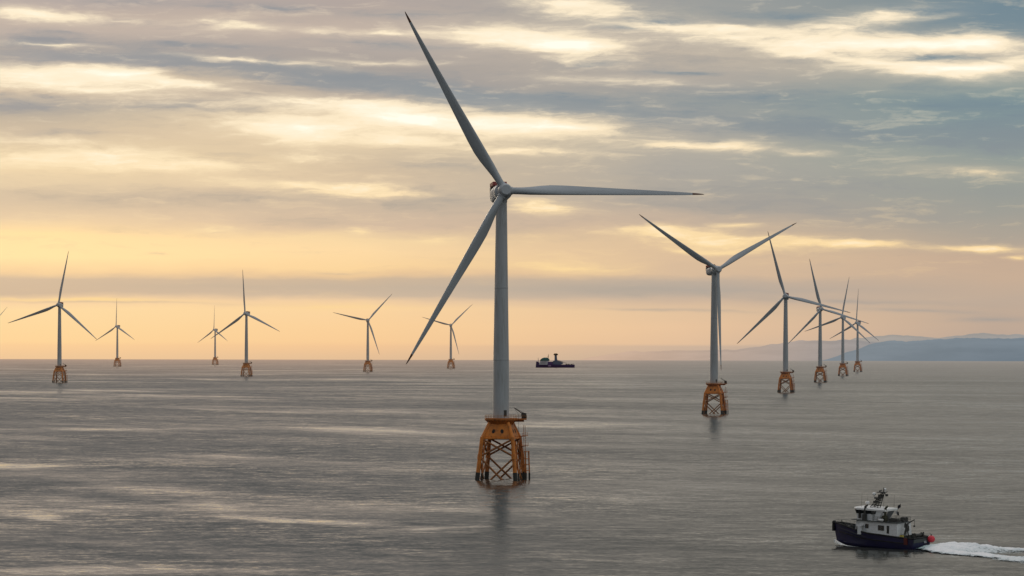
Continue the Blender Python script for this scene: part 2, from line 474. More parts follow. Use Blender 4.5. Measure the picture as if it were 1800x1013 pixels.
def build_sea():
    rad = [0.] + list(np.geomspace(60, 1000, 20)) + list(np.linspace(1100, 12000, 70)) + list(np.linspace(12250, 34000, 88)) + list(np.linspace(35000, 80000, 30))
    n = 360
    rr = np.array(rad[1:])
    a = np.arange(n) * 2 * np.pi / n
    X = rr[:, None] * np.cos(a)
    Y = rr[:, None] * np.sin(a)
    Z = -(rr ** 2)[:, None] / 2 / EARTH + 0 * X
    v = np.concatenate([[[0, 0, 0]], np.stack([X, Y, Z], -1).reshape(-1, 3)])
    f = [(0, 1 + j, 1 + (j + 1) % n) for j in range(n)]
    for i in range(len(rr) - 1):
        for j in range(n):
            k = (j + 1) % n
            f.append((1 + i * n + j, 1 + (i + 1) * n + j, 1 + (i + 1) * n + k, 1 + i * n + k))
    me = bpy.data.meshes.new('sea')
    me.from_pydata(v.tolist(), [], f)
    me.polygons.foreach_set('use_smooth', [True] * len(f))
    m = bpy.data.materials.new('sea_water')
    m.use_nodes = True
    N = NT(m.node_tree)
    co = N.n('ShaderNodeTexCoord').outputs['Object']
    cx, cy, _ = N.sep(co)
    dist = N.vmath('LENGTH', co)
    # calm slicks and ruffled patches
    big, _ = N.noise(N.mapping(co, loc=(40, 7, 0), rot=(0, 0, R(8)), scale=(1 / 420, 1 / 420, 1)), detail=5, rough=.55, dist=.6)
    # wind rows lie along one bearing
    mid, _ = N.noise(N.mapping(co, loc=(30, 90, 0), rot=(0, 0, R(-60)), scale=(320, 75, 1), kind='TEXTURE'), detail=5, rough=.6, dist=.4)
    wv = N.noise(N.mapping(co, scale=(1 / 160, 1 / 160, 1)), detail=4, rough=.6)[1]
    wc = N.vmath('ADD', co, N.vmath('MULTIPLY', N.vmath('SUBTRACT', wv, (.5, .5, .5)), (90, 90, 0)))
    wv2 = N.noise(N.mapping(co, scale=(1 / 30, 1 / 30, 1)), detail=4, rough=.6)[1]
    wc = N.vmath('ADD', wc, N.vmath('MULTIPLY', N.vmath('SUBTRACT', wv2, (.5, .5, .5)), (26, 26, 0)))
    rows = None
    for (sx, sy, ln, wd, an, am) in SLICKS:
        g = N.n('ShaderNodeTexGradient', gradient_type='QUADRATIC_SPHERE')
        N.put(g.inputs[0], N.mapping(wc, loc=(sx, sy, 0), rot=(0, 0, R(an)), scale=(ln * 1.6, wd * 1.7, 1), kind='TEXTURE'))
        rows = N.math('MULTIPLY', g.outputs['Fac'], am) if rows is None else N.math('MULTIPLY_ADD', g.outputs['Fac'], am, rows)
    left = N.mapr(N.math('DIVIDE', cx, N.math('MAXIMUM', cy, 1.)), -.12, .10, 1.25, .25)
    calm = N.math('ADD', N.math('MULTIPLY', N.math('SUBTRACT', big, .5), 2.6), N.math('MULTIPLY', N.math('SUBTRACT', mid, .5), 2.2))
    calm = N.math('MULTIPLY_ADD', calm, left, N.mapr(N.math('DIVIDE', cx, N.math('MAXIMUM', cy, 1.)), -.09, .03, .12, .40))
    calm = N.math('MULTIPLY_ADD', rows, 1.9, calm, clamp=True)
    # wave slopes straight from noise: the normal leans by real slopes, a little steeper on the weather side
    half = (.5, .5, .5)
    w1 = N.vmath('SUBTRACT', N.noise(N.mapping(co, scale=(1 / 9, 1 / 7, 1)), detail=3, rough=.55)[1], half)
    w2 = N.vmath('SUBTRACT', N.noise(N.mapping(co, loc=(9, 2, 5), scale=(1 / 46, 1 / 24, 1)), detail=3, rough=.6)[1], half)
    w3 = N.vmath('SUBTRACT', N.noise(N.mapping(co, loc=(1, 7, 2), scale=(1 / 1.7, 1 / 1.3, 1)), detail=2, rough=.6)[1], half)
    sl = N.vmath('ADD', N.vmath('ADD', N.vmath('MULTIPLY', w1, (.12, .29, 0)), N.vmath('MULTIPLY', w2, (.05, .13, 0))), N.vmath('MULTIPLY', w3, (.18, .34, 0)))
    gust, _ = N.noise(N.mapping(co, loc=(-50, 20, 0), rot=(0, 0, R(-52)), scale=(210, 90, 1), kind='TEXTURE'), detail=4, rough=.6)
    w0 = N.vmath('SUBTRACT', N.noise(N.mapping(co, loc=(4, 4, 1), scale=(1 / 120, 1 / 62, 1)), detail=3, rough=.6)[1], half)
    sl = N.vmath('ADD', N.scale(sl, N.mapr(gust, .32, .68, .55, 1.35)), N.vmath('MULTIPLY', w0, (.03, .09, 0)))
    sl = N.scale(sl, N.math('MULTIPLY', N.mixf(calm, 1.05, .35), N.mapr(left, .25, 1.0, .68, 1.)))
    bias = N.mixf(calm, -.118, -.020)
    nrm = N.vmath('NORMALIZE', N.vmath('ADD', sl, N.xyz(0., bias, 1.)))
    p = N.n('ShaderNodeBsdfPrincipled')
    p.inputs['Base Color'].default_value = (.022, .026, .022, 1)
    p.inputs['IOR'].default_value = 1.333
    N.put(p.inputs['Roughness'], N.mixf(calm, .15, .10))
    N.put(p.inputs['Normal'], nrm)
    # distant sea fades into air haze, mixed into its colour as emission
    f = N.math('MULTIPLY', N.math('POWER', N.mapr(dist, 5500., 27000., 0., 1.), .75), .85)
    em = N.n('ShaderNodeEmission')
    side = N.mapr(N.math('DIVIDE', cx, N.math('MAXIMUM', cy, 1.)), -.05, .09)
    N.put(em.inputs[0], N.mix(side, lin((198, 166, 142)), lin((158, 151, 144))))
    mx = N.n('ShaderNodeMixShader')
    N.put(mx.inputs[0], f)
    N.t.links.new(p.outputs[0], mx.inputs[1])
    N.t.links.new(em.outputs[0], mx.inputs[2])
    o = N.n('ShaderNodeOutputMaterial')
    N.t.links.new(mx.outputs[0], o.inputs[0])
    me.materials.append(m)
    ob = link('sea', me)
    ob['kind'] = 'structure'
    ob['label'] = 'grey brown sea with calm light slicks reaching the horizon'


build_sea()


# ------------------------------------------------------------------ hills across the water
def build_hill(name, D, prof, top, low, depth, label):
    rng = np.random.RandomState(len(prof) * 7 + int(D / 1000))
    px = np.array([p[0] for p in prof], float)
    pz = np.array([p[1] for p in prof], float)
    n = 260
    xs = np.linspace(px[0], px[-1], n)
    zs = np.interp(xs, px, pz)
    ker = np.hanning(13)
    zs = np.convolve(np.pad(zs, 6, mode='edge'), ker / ker.sum(), 'valid')
    r = np.zeros(n)
    for o in range(1, 6):
        q = rng.rand(6 * 2 ** o + 2)
        r += (np.interp(np.linspace(0, len(q) - 1, n), np.arange(len(q)), q) - .5) * 85 / 2 ** (o * .85)
    zs = zs + r * np.clip(zs / 200, 0, 1)
    rows = 14
    v, f = [], []
    for i in range(rows):
        t = i / (rows - 1)
        g = math.sin(t * math.pi / 2) ** .8 if i < rows else 1
        for j in range(n):
            w = rng.rand() * 12 * math.sin(math.pi * t)
            y = D + t * depth
            zsea = drop(xs[j], y)
            base = -40 + drop(xs[j], D)
            h = drop(xs[j], D) + zs[j]
            v.append((xs[j] * (y / D), y, base + (h - base) * g + w))
    for i in range(rows - 1):
        for j in range(n - 1):
            f.append((i * n + j, i * n + j + 1, (i + 1) * n + j + 1, (i + 1) * n + j))
    me = bpy.data.meshes.new(name)
    me.from_pydata(v, [], f)
    me.polygons.foreach_set('use_smooth', [True] * len(f))
    m = bpy.data.materials.new(name + '_hazed_heather')
    m.use_nodes = True
    N = NT(m.node_tree)
    co = N.n('ShaderNodeTexCoord').outputs['Object']
    cx, cy, cz = N.sep(co)
    ns, _ = N.noise(N.mapping(co, scale=(1 / 900, 1 / 900, 1 / 160)), detail=6, rough=.6)
    p = N.n('ShaderNodeBsdfPrincipled')
    N.put(p.inputs['Base Color'], N.mix(N.mapr(ns, .4, .6), (.035, .05, .025), (.10, .09, .055)))
    p.inputs['Roughness'].default_value = 1
    # haze of the air before the hills, put into their colour as emission
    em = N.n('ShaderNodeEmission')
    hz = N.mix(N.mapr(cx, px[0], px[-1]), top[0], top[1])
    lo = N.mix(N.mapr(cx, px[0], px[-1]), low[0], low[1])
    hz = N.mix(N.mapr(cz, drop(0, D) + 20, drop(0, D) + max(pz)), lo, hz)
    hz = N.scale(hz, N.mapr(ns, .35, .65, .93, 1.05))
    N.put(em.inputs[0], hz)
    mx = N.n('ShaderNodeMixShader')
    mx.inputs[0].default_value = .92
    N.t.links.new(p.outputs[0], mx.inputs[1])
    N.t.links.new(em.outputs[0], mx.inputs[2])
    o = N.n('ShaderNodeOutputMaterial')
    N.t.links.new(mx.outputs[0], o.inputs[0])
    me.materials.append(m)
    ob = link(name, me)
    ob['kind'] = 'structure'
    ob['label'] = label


H = [(3310, -23), (3529, 40), (3685, 116), (3873, 179), (4060, 229), (4247, 255), (4497, 249), (4747, 262), (4997, 257), (5247, 270), (5621, 277), (5996, 297), (6558, 236), (7183, 163), (7808, -9)]
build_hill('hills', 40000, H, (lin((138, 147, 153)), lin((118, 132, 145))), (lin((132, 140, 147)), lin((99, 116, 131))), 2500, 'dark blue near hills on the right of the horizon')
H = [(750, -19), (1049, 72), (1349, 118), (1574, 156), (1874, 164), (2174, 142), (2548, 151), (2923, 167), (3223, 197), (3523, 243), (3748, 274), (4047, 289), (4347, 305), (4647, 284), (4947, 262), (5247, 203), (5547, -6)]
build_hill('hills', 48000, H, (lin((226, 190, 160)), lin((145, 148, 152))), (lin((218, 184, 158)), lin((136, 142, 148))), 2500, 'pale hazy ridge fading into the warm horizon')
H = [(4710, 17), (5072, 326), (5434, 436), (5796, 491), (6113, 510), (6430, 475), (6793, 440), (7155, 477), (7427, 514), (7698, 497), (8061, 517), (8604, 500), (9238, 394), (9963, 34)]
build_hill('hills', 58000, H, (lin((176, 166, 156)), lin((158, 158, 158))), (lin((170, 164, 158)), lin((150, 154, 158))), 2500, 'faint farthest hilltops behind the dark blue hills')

# ------------------------------------------------------------------ wind turbines
HUB, OV, TILT = 109., 6., R(6)
LEGA = [R(31.7 + 90 * i) for i in range(4)]


def leg_pt(i, z):
    r = 8.35 + (10.5 - 8.35) * (15.6 - z) / 15.6
    return Vector((r * math.cos(LEGA[i]), r * math.sin(LEGA[i]), z))


def turbine_meshes():
    out = []   # (key, role, name, parent key, mesh)

    def put(key, role, name, par, mb, mat):
        out.append((key, role, name, par, mb.mesh(name, M[mat])))

    # tower
    b = MB()
    prof = []
    for z in np.linspace(23.1, 105.6, 24):
        tt = (z - 23.1) / 82.5
        prof.append((3.05 - .15 * min(1, tt * 3) - .85 * max(0, (tt - .3) / .7), z))
    b.lathe(prof, 48)
    rims = []
    for z in (45.2, 72.4):
        rr = np.interp(z, [p[1] for p in prof], [p[0] for p in prof])
        fl = MB()
        fl.lathe([(rr - .05, z - .2), (rr + .04, z - .17), (rr + .04, z + .17), (rr - .05, z + .2)], 48, cap=False)
        rims.append(fl)
    put('tower', 'base', 'tower', None, b, 'tower')
    for i, fl in enumerate(rims):
        put('rim%d' % i, 'base', 'joint_ring', 'tower', fl, 'seam')
    b = MB()
    b.box((1.6, -2.58, 25.0), (1.1, .35, 2.3), rz=R(32))
    put('tower_door', 'base', 'tower_door', 'tower', b, 'dark')
    # nacelle, rotor frame: rotor looks along -Y, tower axis at y = OV
    b = MB()
    b.lathe([(2.3, 1.7), (3.1, 2.0), (3.35, 2.4), (3.35, 5.2), (3.05, 5.5), (3.0, 5.9)], 40, axis='Y')
    rings = []
    for yy, wx, wz, dz in ((5.6, 2.9, 2.9, 0), (6.2, 3.05, 3.05, 0), (9, 3.1, 3.1, -.05), (13.2, 3.0, 2.9, -.1), (14.4, 2.8, 2.5, -.1), (15.0, 2.2, 1.9, -.1)):
        ring = []
        for i in range(32):
            a = 2 * math.pi * i / 32
            c, s = math.cos(a), math.sin(a)
            ex = .62
            ring.append((wx * math.copysign(abs(s) ** ex, s), yy, dz + wz * math.copysign(abs(c) ** ex, c)))
        rings.append(ring)
    b.loft(rings)
    b.lathe([(2.1, -3.6), (2.15, -2.6)], 32, o=(0, OV, 0))
    put('nacelle', 'nac', 'nacelle', None, b, 'hub')
    b = MB()
    b.box((0, 11.6, 3.35), (5.2, 6.0, .25))
    for s in (-1, 1):
        b.box((s * 2.6, 11.6, 4.05), (.16, 6.0, 1.25))
        b.box((0, 11.6 + s * 3.0, 4.05), (5.3, .16, 1.25))
    put('hoist_platform', 'nac', 'hoist_platform', 'nacelle', b, 'darkred')
    b = MB()
    b.box((0, 14.2, 1.9), (5.4, 1.3, 2.4))
    for i in range(5):
        b.box((-2.2 + i * 1.1, 14.9, 1.9), (.8, .14, 2.0))
    put('cooler', 'nac', 'cooler', 'nacelle', b, 'cooler')
    b = MB()
    b.tube((.5, 6.6, 3.0), (.5, 6.6, 4.1), .09)
    b.sphere((.5, 6.6, 4.45), .5, 12)
    put('warning_light', 'nac', 'warning_light', 'nacelle', b, 'dark')
    b = MB()
    b.tube((-.8, 7.4, 3.0), (-.8, 7.4, 4.8), .05)
    b.box((-.8, 7.4, 4.8), (.9, .08, .08))
    put('wind_vane', 'nac', 'wind_vane', 'nacelle', b, 'dark')
    # hub with blunt spinner
    b = MB()
    b.lathe([(1.75, -2.75), (2.0, -2.62), (2.35, -2.0), (2.6, -1.0), (2.68, 0), (2.6, 1.0), (2.35, 1.75)], 40, axis='Y')
    for k in range(3):
        a = k * 2 * math.pi / 3
        d = Vector((math.sin(a), 0, math.cos(a)))
        b.tube(d * 1.4, d * 2.95, 1.62, 1.5, 24)
    put('hub', 'rotor', 'hub', None, b, 'hub')
    # blade
    rs = [2.9, 4.5, 7, 10, 14, 18, 23, 28, 34, 40, 46, 52, 58, 64, 69, 72.5]
    ch = [2.6, 2.65, 2.95, 3.6, 4.3, 4.6, 4.45, 4.1, 3.65, 3.2, 2.8, 2.45, 2.05, 1.65, 1.25, .95]
    th = [1., 1., .86, .66, .47, .37, .31, .28, .255, .24, .225, .215, .205, .2, .2, .2]
    tw = [16, 16, 15.5, 14.5, 12.5, 10, 7.5, 5.5, 4, 2.8, 1.8, 1, .4, 0, -.4, -.6]

    def section(r, c, t, w):
        ring = []
        n = 28
        blend = min(1, max(0, (r - 4) / 12))
        pre = -2.6 * ((r / 76) ** 2.2)
        for i in range(n):
            a = 2 * math.pi * i / n
            u = .5 - .5 * math.cos(a)
            yt = 5 * t * (.2969 * math.sqrt(u) - .126 * u - .3516 * u * u + .2843 * u ** 3 - .1015 * u ** 4)
            sgn = 1 if a <= math.pi else -1
            ax, ay = (.3 - u) * c, sgn * yt * c * (1.15 if sgn > 0 else .8)
            cxx, cyy = -math.cos(math.pi - a) * c * t / 2, math.sin(a) * c * t / 2
            cxx = math.cos(a) * c / 2
            px, py = ax * blend + cxx * (1 - blend), ay * blend + cyy * (1 - blend)
            tr = R(w + 21)
            ring.append((px * math.cos(tr) + py * math.sin(tr), -px * math.sin(tr) + py * math.cos(tr) + pre, r))
        return ring
    b = MB()
    b.loft([section(*q) for q in zip(rs, ch, th, tw)])
    put('blade', 'blade', 'blade', None, b, 'blade')
    b = MB()
    b.loft([section(72.5, .97, .2, -.6), section(74.6, .72, .2, -.6), section(76.2, .45, .2, -.6), section(77, .15, .2, -.6)])
    put('blade_tip', 'blade', 'blade_tip', 'blade', b, 'tip')
    # platform
    b = MB()
    b.lathe([(4.4, 20.9), (5.4, 21.9), (6.15, 22.35), (6.2, 23.05), (6.1, 23.15)], 24, smooth=False)
    b.box((7.4, .6, 22.75), (4.6, 6.2, .5))
    b.box((7.0, .6, 22.1), (3.4, .35, .8))
    b.box((7.0, 2.6, 22.1), (3.4, .35, .8))
    for i in range(12):
        a = 2 * math.pi * (i + .5) / 12
        d = Vector((math.cos(a), math.sin(a), 0))
        b.tube(d * 4.2 + Vector((0, 0, 20.6)), d * 6.0 + Vector((0, 0, 22.4)), .16, n=6)
    put('platform', 'base', 'platform', None, b, 'shaded_yellow')
    b = MB()
    pts = [(6.1 * math.cos(2 * math.pi * i / 28), 6.1 * math.sin(2 * math.pi * i / 28)) for i in range(2, 27)]
    pts += [(6.0, -2.4), (9.6, -2.4), (9.6, 3.6), (6.0, 3.6)]
    ring = pts
    for i, (x, y) in enumerate(ring):
        b.tube((x, y, 23.1), (x, y, 24.25), .05, n=5)
        x2, y2 = ring[(i + 1) % len(ring)]
        for h in (23.7, 24.25):
            b.tube((x, y, h), (x2, y2, h), .045, n=5)
    put('railing', 'base', 'railing', 'platform', b, 'rail')
    b = MB()
    b.tube((8.3, -.6, 23.0), (8.3, -.6, 24.6), .55)
    b.box((8.6, -.5, 24.5), (1.9, 1.5, 1.3), ry=R(10))
    b.box((9.0, 1.4, 23.7), (1.5, 1.6, 1.3))
    b.tube((8.3, -.6, 24.7), (4.9, -2.2, 27.1), .2, .13, 8)
    b.tube((8.5, -.6, 25.2), (5.6, -1.9, 26.8), .06, n=6)
    b.tube((6.6, -2.6, 24.6), (6.6, -2.6, 17.2), .05, n=6)
    b.tube((5.0, -2.15, 27.0), (6.6, -2.6, 24.6), .05, n=6)
    put('crane', 'base', 'crane', 'platform', b, 'dark')
    # transition piece: sloping plated box over the four legs
    b = MB()

    def sq(h, z):
        return [Vector((h * math.cos(a), h * math.sin(a), z)) for a in LEGA]
    b.loft([sq(8.1, 15.55), sq(8.35, 16.2), sq(5.9, 20.95)], True, False)
    for i in range(4):
        a = LEGA[i]
        d = Vector((math.cos(a), math.sin(a), 0))
        b.tube(d * 8.4 + Vector((0, 0, 15.4)), d * 5.0 + Vector((0, 0, 21.4)), .78, .72, 14)
        e0, e1 = sq(8.2, 15.5)[i], sq(8.2, 15.5)[(i + 1) % 4]
        b.tube(e0, e1, .42, n=10)
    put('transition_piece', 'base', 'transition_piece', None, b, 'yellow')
    b = MB()
    for i in range(4):
        p0, p1 = sq(8.35, 16.2)[i], sq(8.35, 16.2)[(i + 1) % 4]
        q0, q1 = sq(5.9, 20.95)[i], sq(5.9, 20.95)[(i + 1) % 4]
        nn = (p1 - p0).cross(q0 - p0).normalized()
        if nn.dot((p0 + p1) / 2) < 0:
            nn = -nn
        for s in (.34, .66):
            lo, up = p0.lerp(p1, s), q0.lerp(q1, s)
            c = lo.lerp(up, .42)
            u = (p1 - p0).normalized()
            w = (up - lo).normalized()
            rg = [[c + nn * hh + (u * .62 * math.cos(2 * math.pi * j / 14) + w * .85 * math.sin(2 * math.pi * j / 14)) for j in range(14)] for hh in (-.05, .05)]
            b = MB()
            b.loft(rg, True, False)
            put('opening%d%d' % (i, int(s * 9)), 'base', 'access_opening', 'transition_piece', b, 'hole')
    # legs
    for i in range(4):
        b = MB()
        b.tube(leg_pt(i, 2.6), leg_pt(i, 16.0), .8, .76, 16)
        for z in (8.6,):
            b.tube(leg_pt(i, z - .9), leg_pt(i, z + .9), .95, n=16)
        put('leg%d' % i, 'base', 'leg', None, b, 'yellow' if i in (2, 3) else 'shaded_yellow')  # the two rear legs take the yellow with painted shade
        b = MB()
        b.tube(leg_pt(i, -6.5), leg_pt(i, 2.65), .9, .86, 16)
        put('sleeve%d' % i, 'base', 'leg_sleeve', 'leg%d' % i, b, 'growth')
        # J-tubes beside two of the legs
    for i, off in ((2, (1.5, -.3)), (0, (-1.3, -1.2)), (3, (1.3, .9))):
        b = MB()
        o = Vector((off[0], off[1], 0))
        b.tube(leg_pt(i, 2.4) + o, leg_pt(i, 14.5) + o * .8, .27, n=8)
        for z in (4, 8, 12):
            b.tube(leg_pt(i, z), leg_pt(i, z) + o * .95, .14, n=6)
        put('tube%d' % i, 'base', 'cable_tube', None, b, 'shaded_yellow')
        b = MB()
        b.tube(leg_pt(i, -5) + o * 1.02, leg_pt(i, 2.4) + o, .34, n=8)
        put('tubefoot%d' % i, 'base', 'tube_sleeve', 'tube%d' % i, b, 'growth')
    # cross braces: one X per bay and face
    for i in range(4):
        j = (i + 1) % 4
        for za, zb in ((15.3, 8.7), (8.4, -5.5)):
            b = MB()
            b.tube(leg_pt(i, za), leg_pt(j, zb), .38, n=10)
            b.tube(leg_pt(j, za), leg_pt(i, zb), .38, n=10)
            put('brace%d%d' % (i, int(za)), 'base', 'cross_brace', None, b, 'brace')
    # boat landing and ladder with resting platforms on the right-hand leg
    b = MB()
    for dx, dy in ((-.6, -2.6), (.9, -3.0), (2.2, -1.2)):
        b.tube((8.6 + dx, 4.2 + dy, 2.3), (8.3 + dx, 4.2 + dy, 10.6), .26, n=8)
    for z in (3.2, 5.4, 7.6, 10.3):
        b.tube((8.0, 1.6, z), (9.5, 1.2, z), .12, n=6)
        b.tube((9.5, 1.2, z), (10.8, 3.0, z), .12, n=6)
        b.tube((9.0, 5.3, z), (10.8, 3.0, z), .16, n=6)
    for k in range(22):
        b.tube((8.9, 1.5, 2.5 + k * .8), (9.5, 1.4, 2.5 + k * .8), .04, n=4)
    for s in (8.9, 9.5):
        b.tube((s, 1.45, 2.4), (s - .4, 1.45, 20.5), .09, n=6)
    for z, w in ((12.6, 2.6), (16.4, 2.2)):
        b.box((9.1, 2.3, z), (w, 2.6, .22))
        for sx in (-1, 1):
            for sy in (-1, 1):
                b.tube((9.1 + sx * w * .48, 2.3 + sy * 1.25, z), (9.1 + sx * w * .48, 2.3 + sy * 1.25, z + 1.15), .06, n=5)
        for h in (.6, 1.1):
            b.box((9.1, 1.05, z + h), (w, .09, .09))
            b.box((9.1 + w * .48, 2.3, z + h), (.09, 2.5, .09))
        b.tube((7.6, 4.0, z - .3), (9.4, 2.3, z - .1), .16, n=6)
    put('landing', 'base', 'boat_landing', None, b, 'shaded_yellow')
    b = MB()
    for dx, dy in ((-.6, -2.6), (.9, -3.0), (2.2, -1.2)):
        b.tube((8.6 + dx, 4.2 + dy, -4), (8.6 + dx, 4.2 + dy, 2.35), .34, n=8)
    put('fender', 'base', 'fender', 'landing', b, 'growth')
    return out


TM = turbine_meshes()


def add_turbine(x, y, yaw, az, label):
    t = thing('wind_turbine', label, 'wind turbine', 'offshore wind turbines')
    t.location = (x, y, drop(x, y))
    nac = Matrix.Translation((math.sin(yaw) * OV, -math.cos(yaw) * OV, HUB)) @ Matrix.Rotation(yaw, 4, 'Z') @ Matrix.Rotation(-TILT, 4, 'X')
    I = Matrix.Identity(4)
    for k in range(3):
        rot = nac @ Matrix.Rotation(az + k * 2 * math.pi / 3, 4, 'Y')
        bl = None
        for key, role, name, par, me in TM:
            if role == 'blade':
                if par is None:
                    bl = link(name, me, t, rot)
                else:
                    link(name, me, bl, I)
    made = {}
    for key, role, name, par, me in TM:
        if role == 'blade':
            continue
        m = {'base': I, 'nac': nac, 'rotor': nac @ Matrix.Rotation(az, 4, 'Y')}[role]
        if par is None:
            made[key] = link(name, me, t, m)
        else:
            link(name, me, made[par], I)
    return t


for q in [
    (-4.1, 1379.3, 11.9, 330.8, 'nearest and by far the largest wind turbine, one blade pointing right'),
    (152.7, 2753.0, 23.8, 301.9, 'second largest wind turbine, two blades raised in a V and one hanging down'),
    (310.3, 4132.2, -9.9, 344.6, 'second turbine of the right-hand row, first one behind the large V-bladed turbine'),
    (458.1, 5416.6, 16.3, 346.9, 'third turbine of the right-hand row, fourth tallest, its right blade over its neighbours'),
    (616.0, 6783.8, -25.7, 9.6, 'second farthest turbine of the right-hand row, standing before the hazy hills'),
    (769.7, 8114.5, -39.5, 1.8, 'smallest and farthest turbine of the right-hand row, in front of the blue hills'),
    (-633.9, 5103.6, -10.8, 10.0, 'tallest wind turbine on the far left, its upper blade leaning right'),
    (-1071.7, 9892.2, -30.8, 358.7, 'small distant turbine with upright blade just right of the tallest left turbine'),
    (-925.2, 11352.7, -40.5, 358.0, 'tiniest distant turbine, its blade tips close to its taller right neighbour'),
    (-459.7, 6305.1, -21.9, 354.6, 'mid-sized turbine with near-upright blade beside the tiniest distant turbine'),
    (-306.3, 7737.9, 7.6, 42.4, 'small turbine with one blade raised right, alone left of the largest turbine'),
    (-154.4, 9194.4, 7.0, 45.6, 'small distant turbine partly hidden behind the lower blade of the largest turbine'),
    (-1413.0, 9892.2, -30.0, 47.0, 'turbine cut off by the left edge with only a blade tip showing'),
]:
    add_turbine(q[0], q[1], R(q[2]), R(q[3]), q[4])

# ------------------------------------------------------------------ boats
M['navy'] = paint('hull_navy', (.014, .013, .062), .35, .25, (.03, .025, .03), .4, (.3, .3, .6), spec=.5)
M['rubber'] = paint('rubber_black', (.012, .012, .012), .8, .2, scale=(1, 1, 1))
M['white'] = paint('boat_white', (.82, .84, .85), .4, .06, (.40, .36, .30), .4, (.5, .5, 1.2))
M['rooftop'] = paint('roof_white', (.86, .86, .84), .5, .05, scale=(.5, .5, .5))
M['deckgrey'] = paint('deck_grey', (.07, .08, .08), .7, .2, scale=(.8, .8, .8))
M['window'] = paint('window_glass', (.012, .016, .018), .12, .1, scale=(.5, .5, .5), spec=.6)
M['steel'] = paint('gear_steel', (.055, .055, .05), .6, .25, scale=(1, 1, 1))
M['olive'] = paint('funnel_olive', (.05, .05, .025), .6, .2, scale=(1, 1, 1))
M['red'] = paint('buoy_red', (.70, .035, .06), .45, .1, scale=(1, 1, 1))
M['rust'] = paint('old_red', (.12, .02, .015), .7, .2, scale=(1, 1, 1))
M['drum'] = paint('drum_yellow', (.45, .36, .04), .5, .2, scale=(1, 1, 1))
M['logo'] = paint('emblem_grey', (.35, .37, .40), .5, .05, scale=(1, 1, 1))
M['flag'] = paint('flag_cloth', (.02, .02, .03), .9, .2, scale=(1, 1, 1))
M['flagw'] = paint('pennant_cloth', (.6, .6, .6), .9, .1, scale=(1, 1, 1))


def smooth(t):
    t = max(0., min(1., t))
    return t * t * (3 - 2 * t)


def hull_rings(L, B, sheer, stem_rake, chine, keel, n=26, full=.25, ztop=None):
    """cross sections from transom to stem, each running starboard rail - keel - port rail"""
    rings = []
    for i in range(n):
        t = i / (n - 1)
        t = t ** .9
        x = -L / 2 + L * t
        zs = sheer(t)
        if t < full:
            w = .93 + .07 * smooth(t / full)
        else:
            q = (t - full) / (1 - full)
            w = max(.03, (1 - q ** 2.6))
        bd = B / 2 * w
        bw = B / 2 * (.93 + .03 * smooth(t / .3)) if t < full else B / 2 * max(.015, (.96 - ((t - full) / (1 - full)) ** 1.7 * .95))
        zk = keel * (1 - smooth((t - .72) / .28)) + .4 * smooth((t - .8) / .2)
        half = []
        for f, z in ((1, zs), (.0, 0), (-1, 0)):
            pass
        k = [(bd, zs), (bd * .6 + bw * .4, zs * .62), (bw * 1.0, chine + .25), (bw * .97, chine), (bw * .55, zk * .55), (.0, zk)]
        ring = []
        for y, z in k + [(-a, b) for a, b in k[:-1][::-1]]:
            xx = x + stem_rake * (smooth((t - .6) / .4)) * (z / max(.1, zs) - 1)
            xx += .5 * (1 - smooth(t / .15)) * (1 - z / max(.1, zs)) * .8
            ring.append((xx, -y, z))
        rings.append(ring)
    return rings


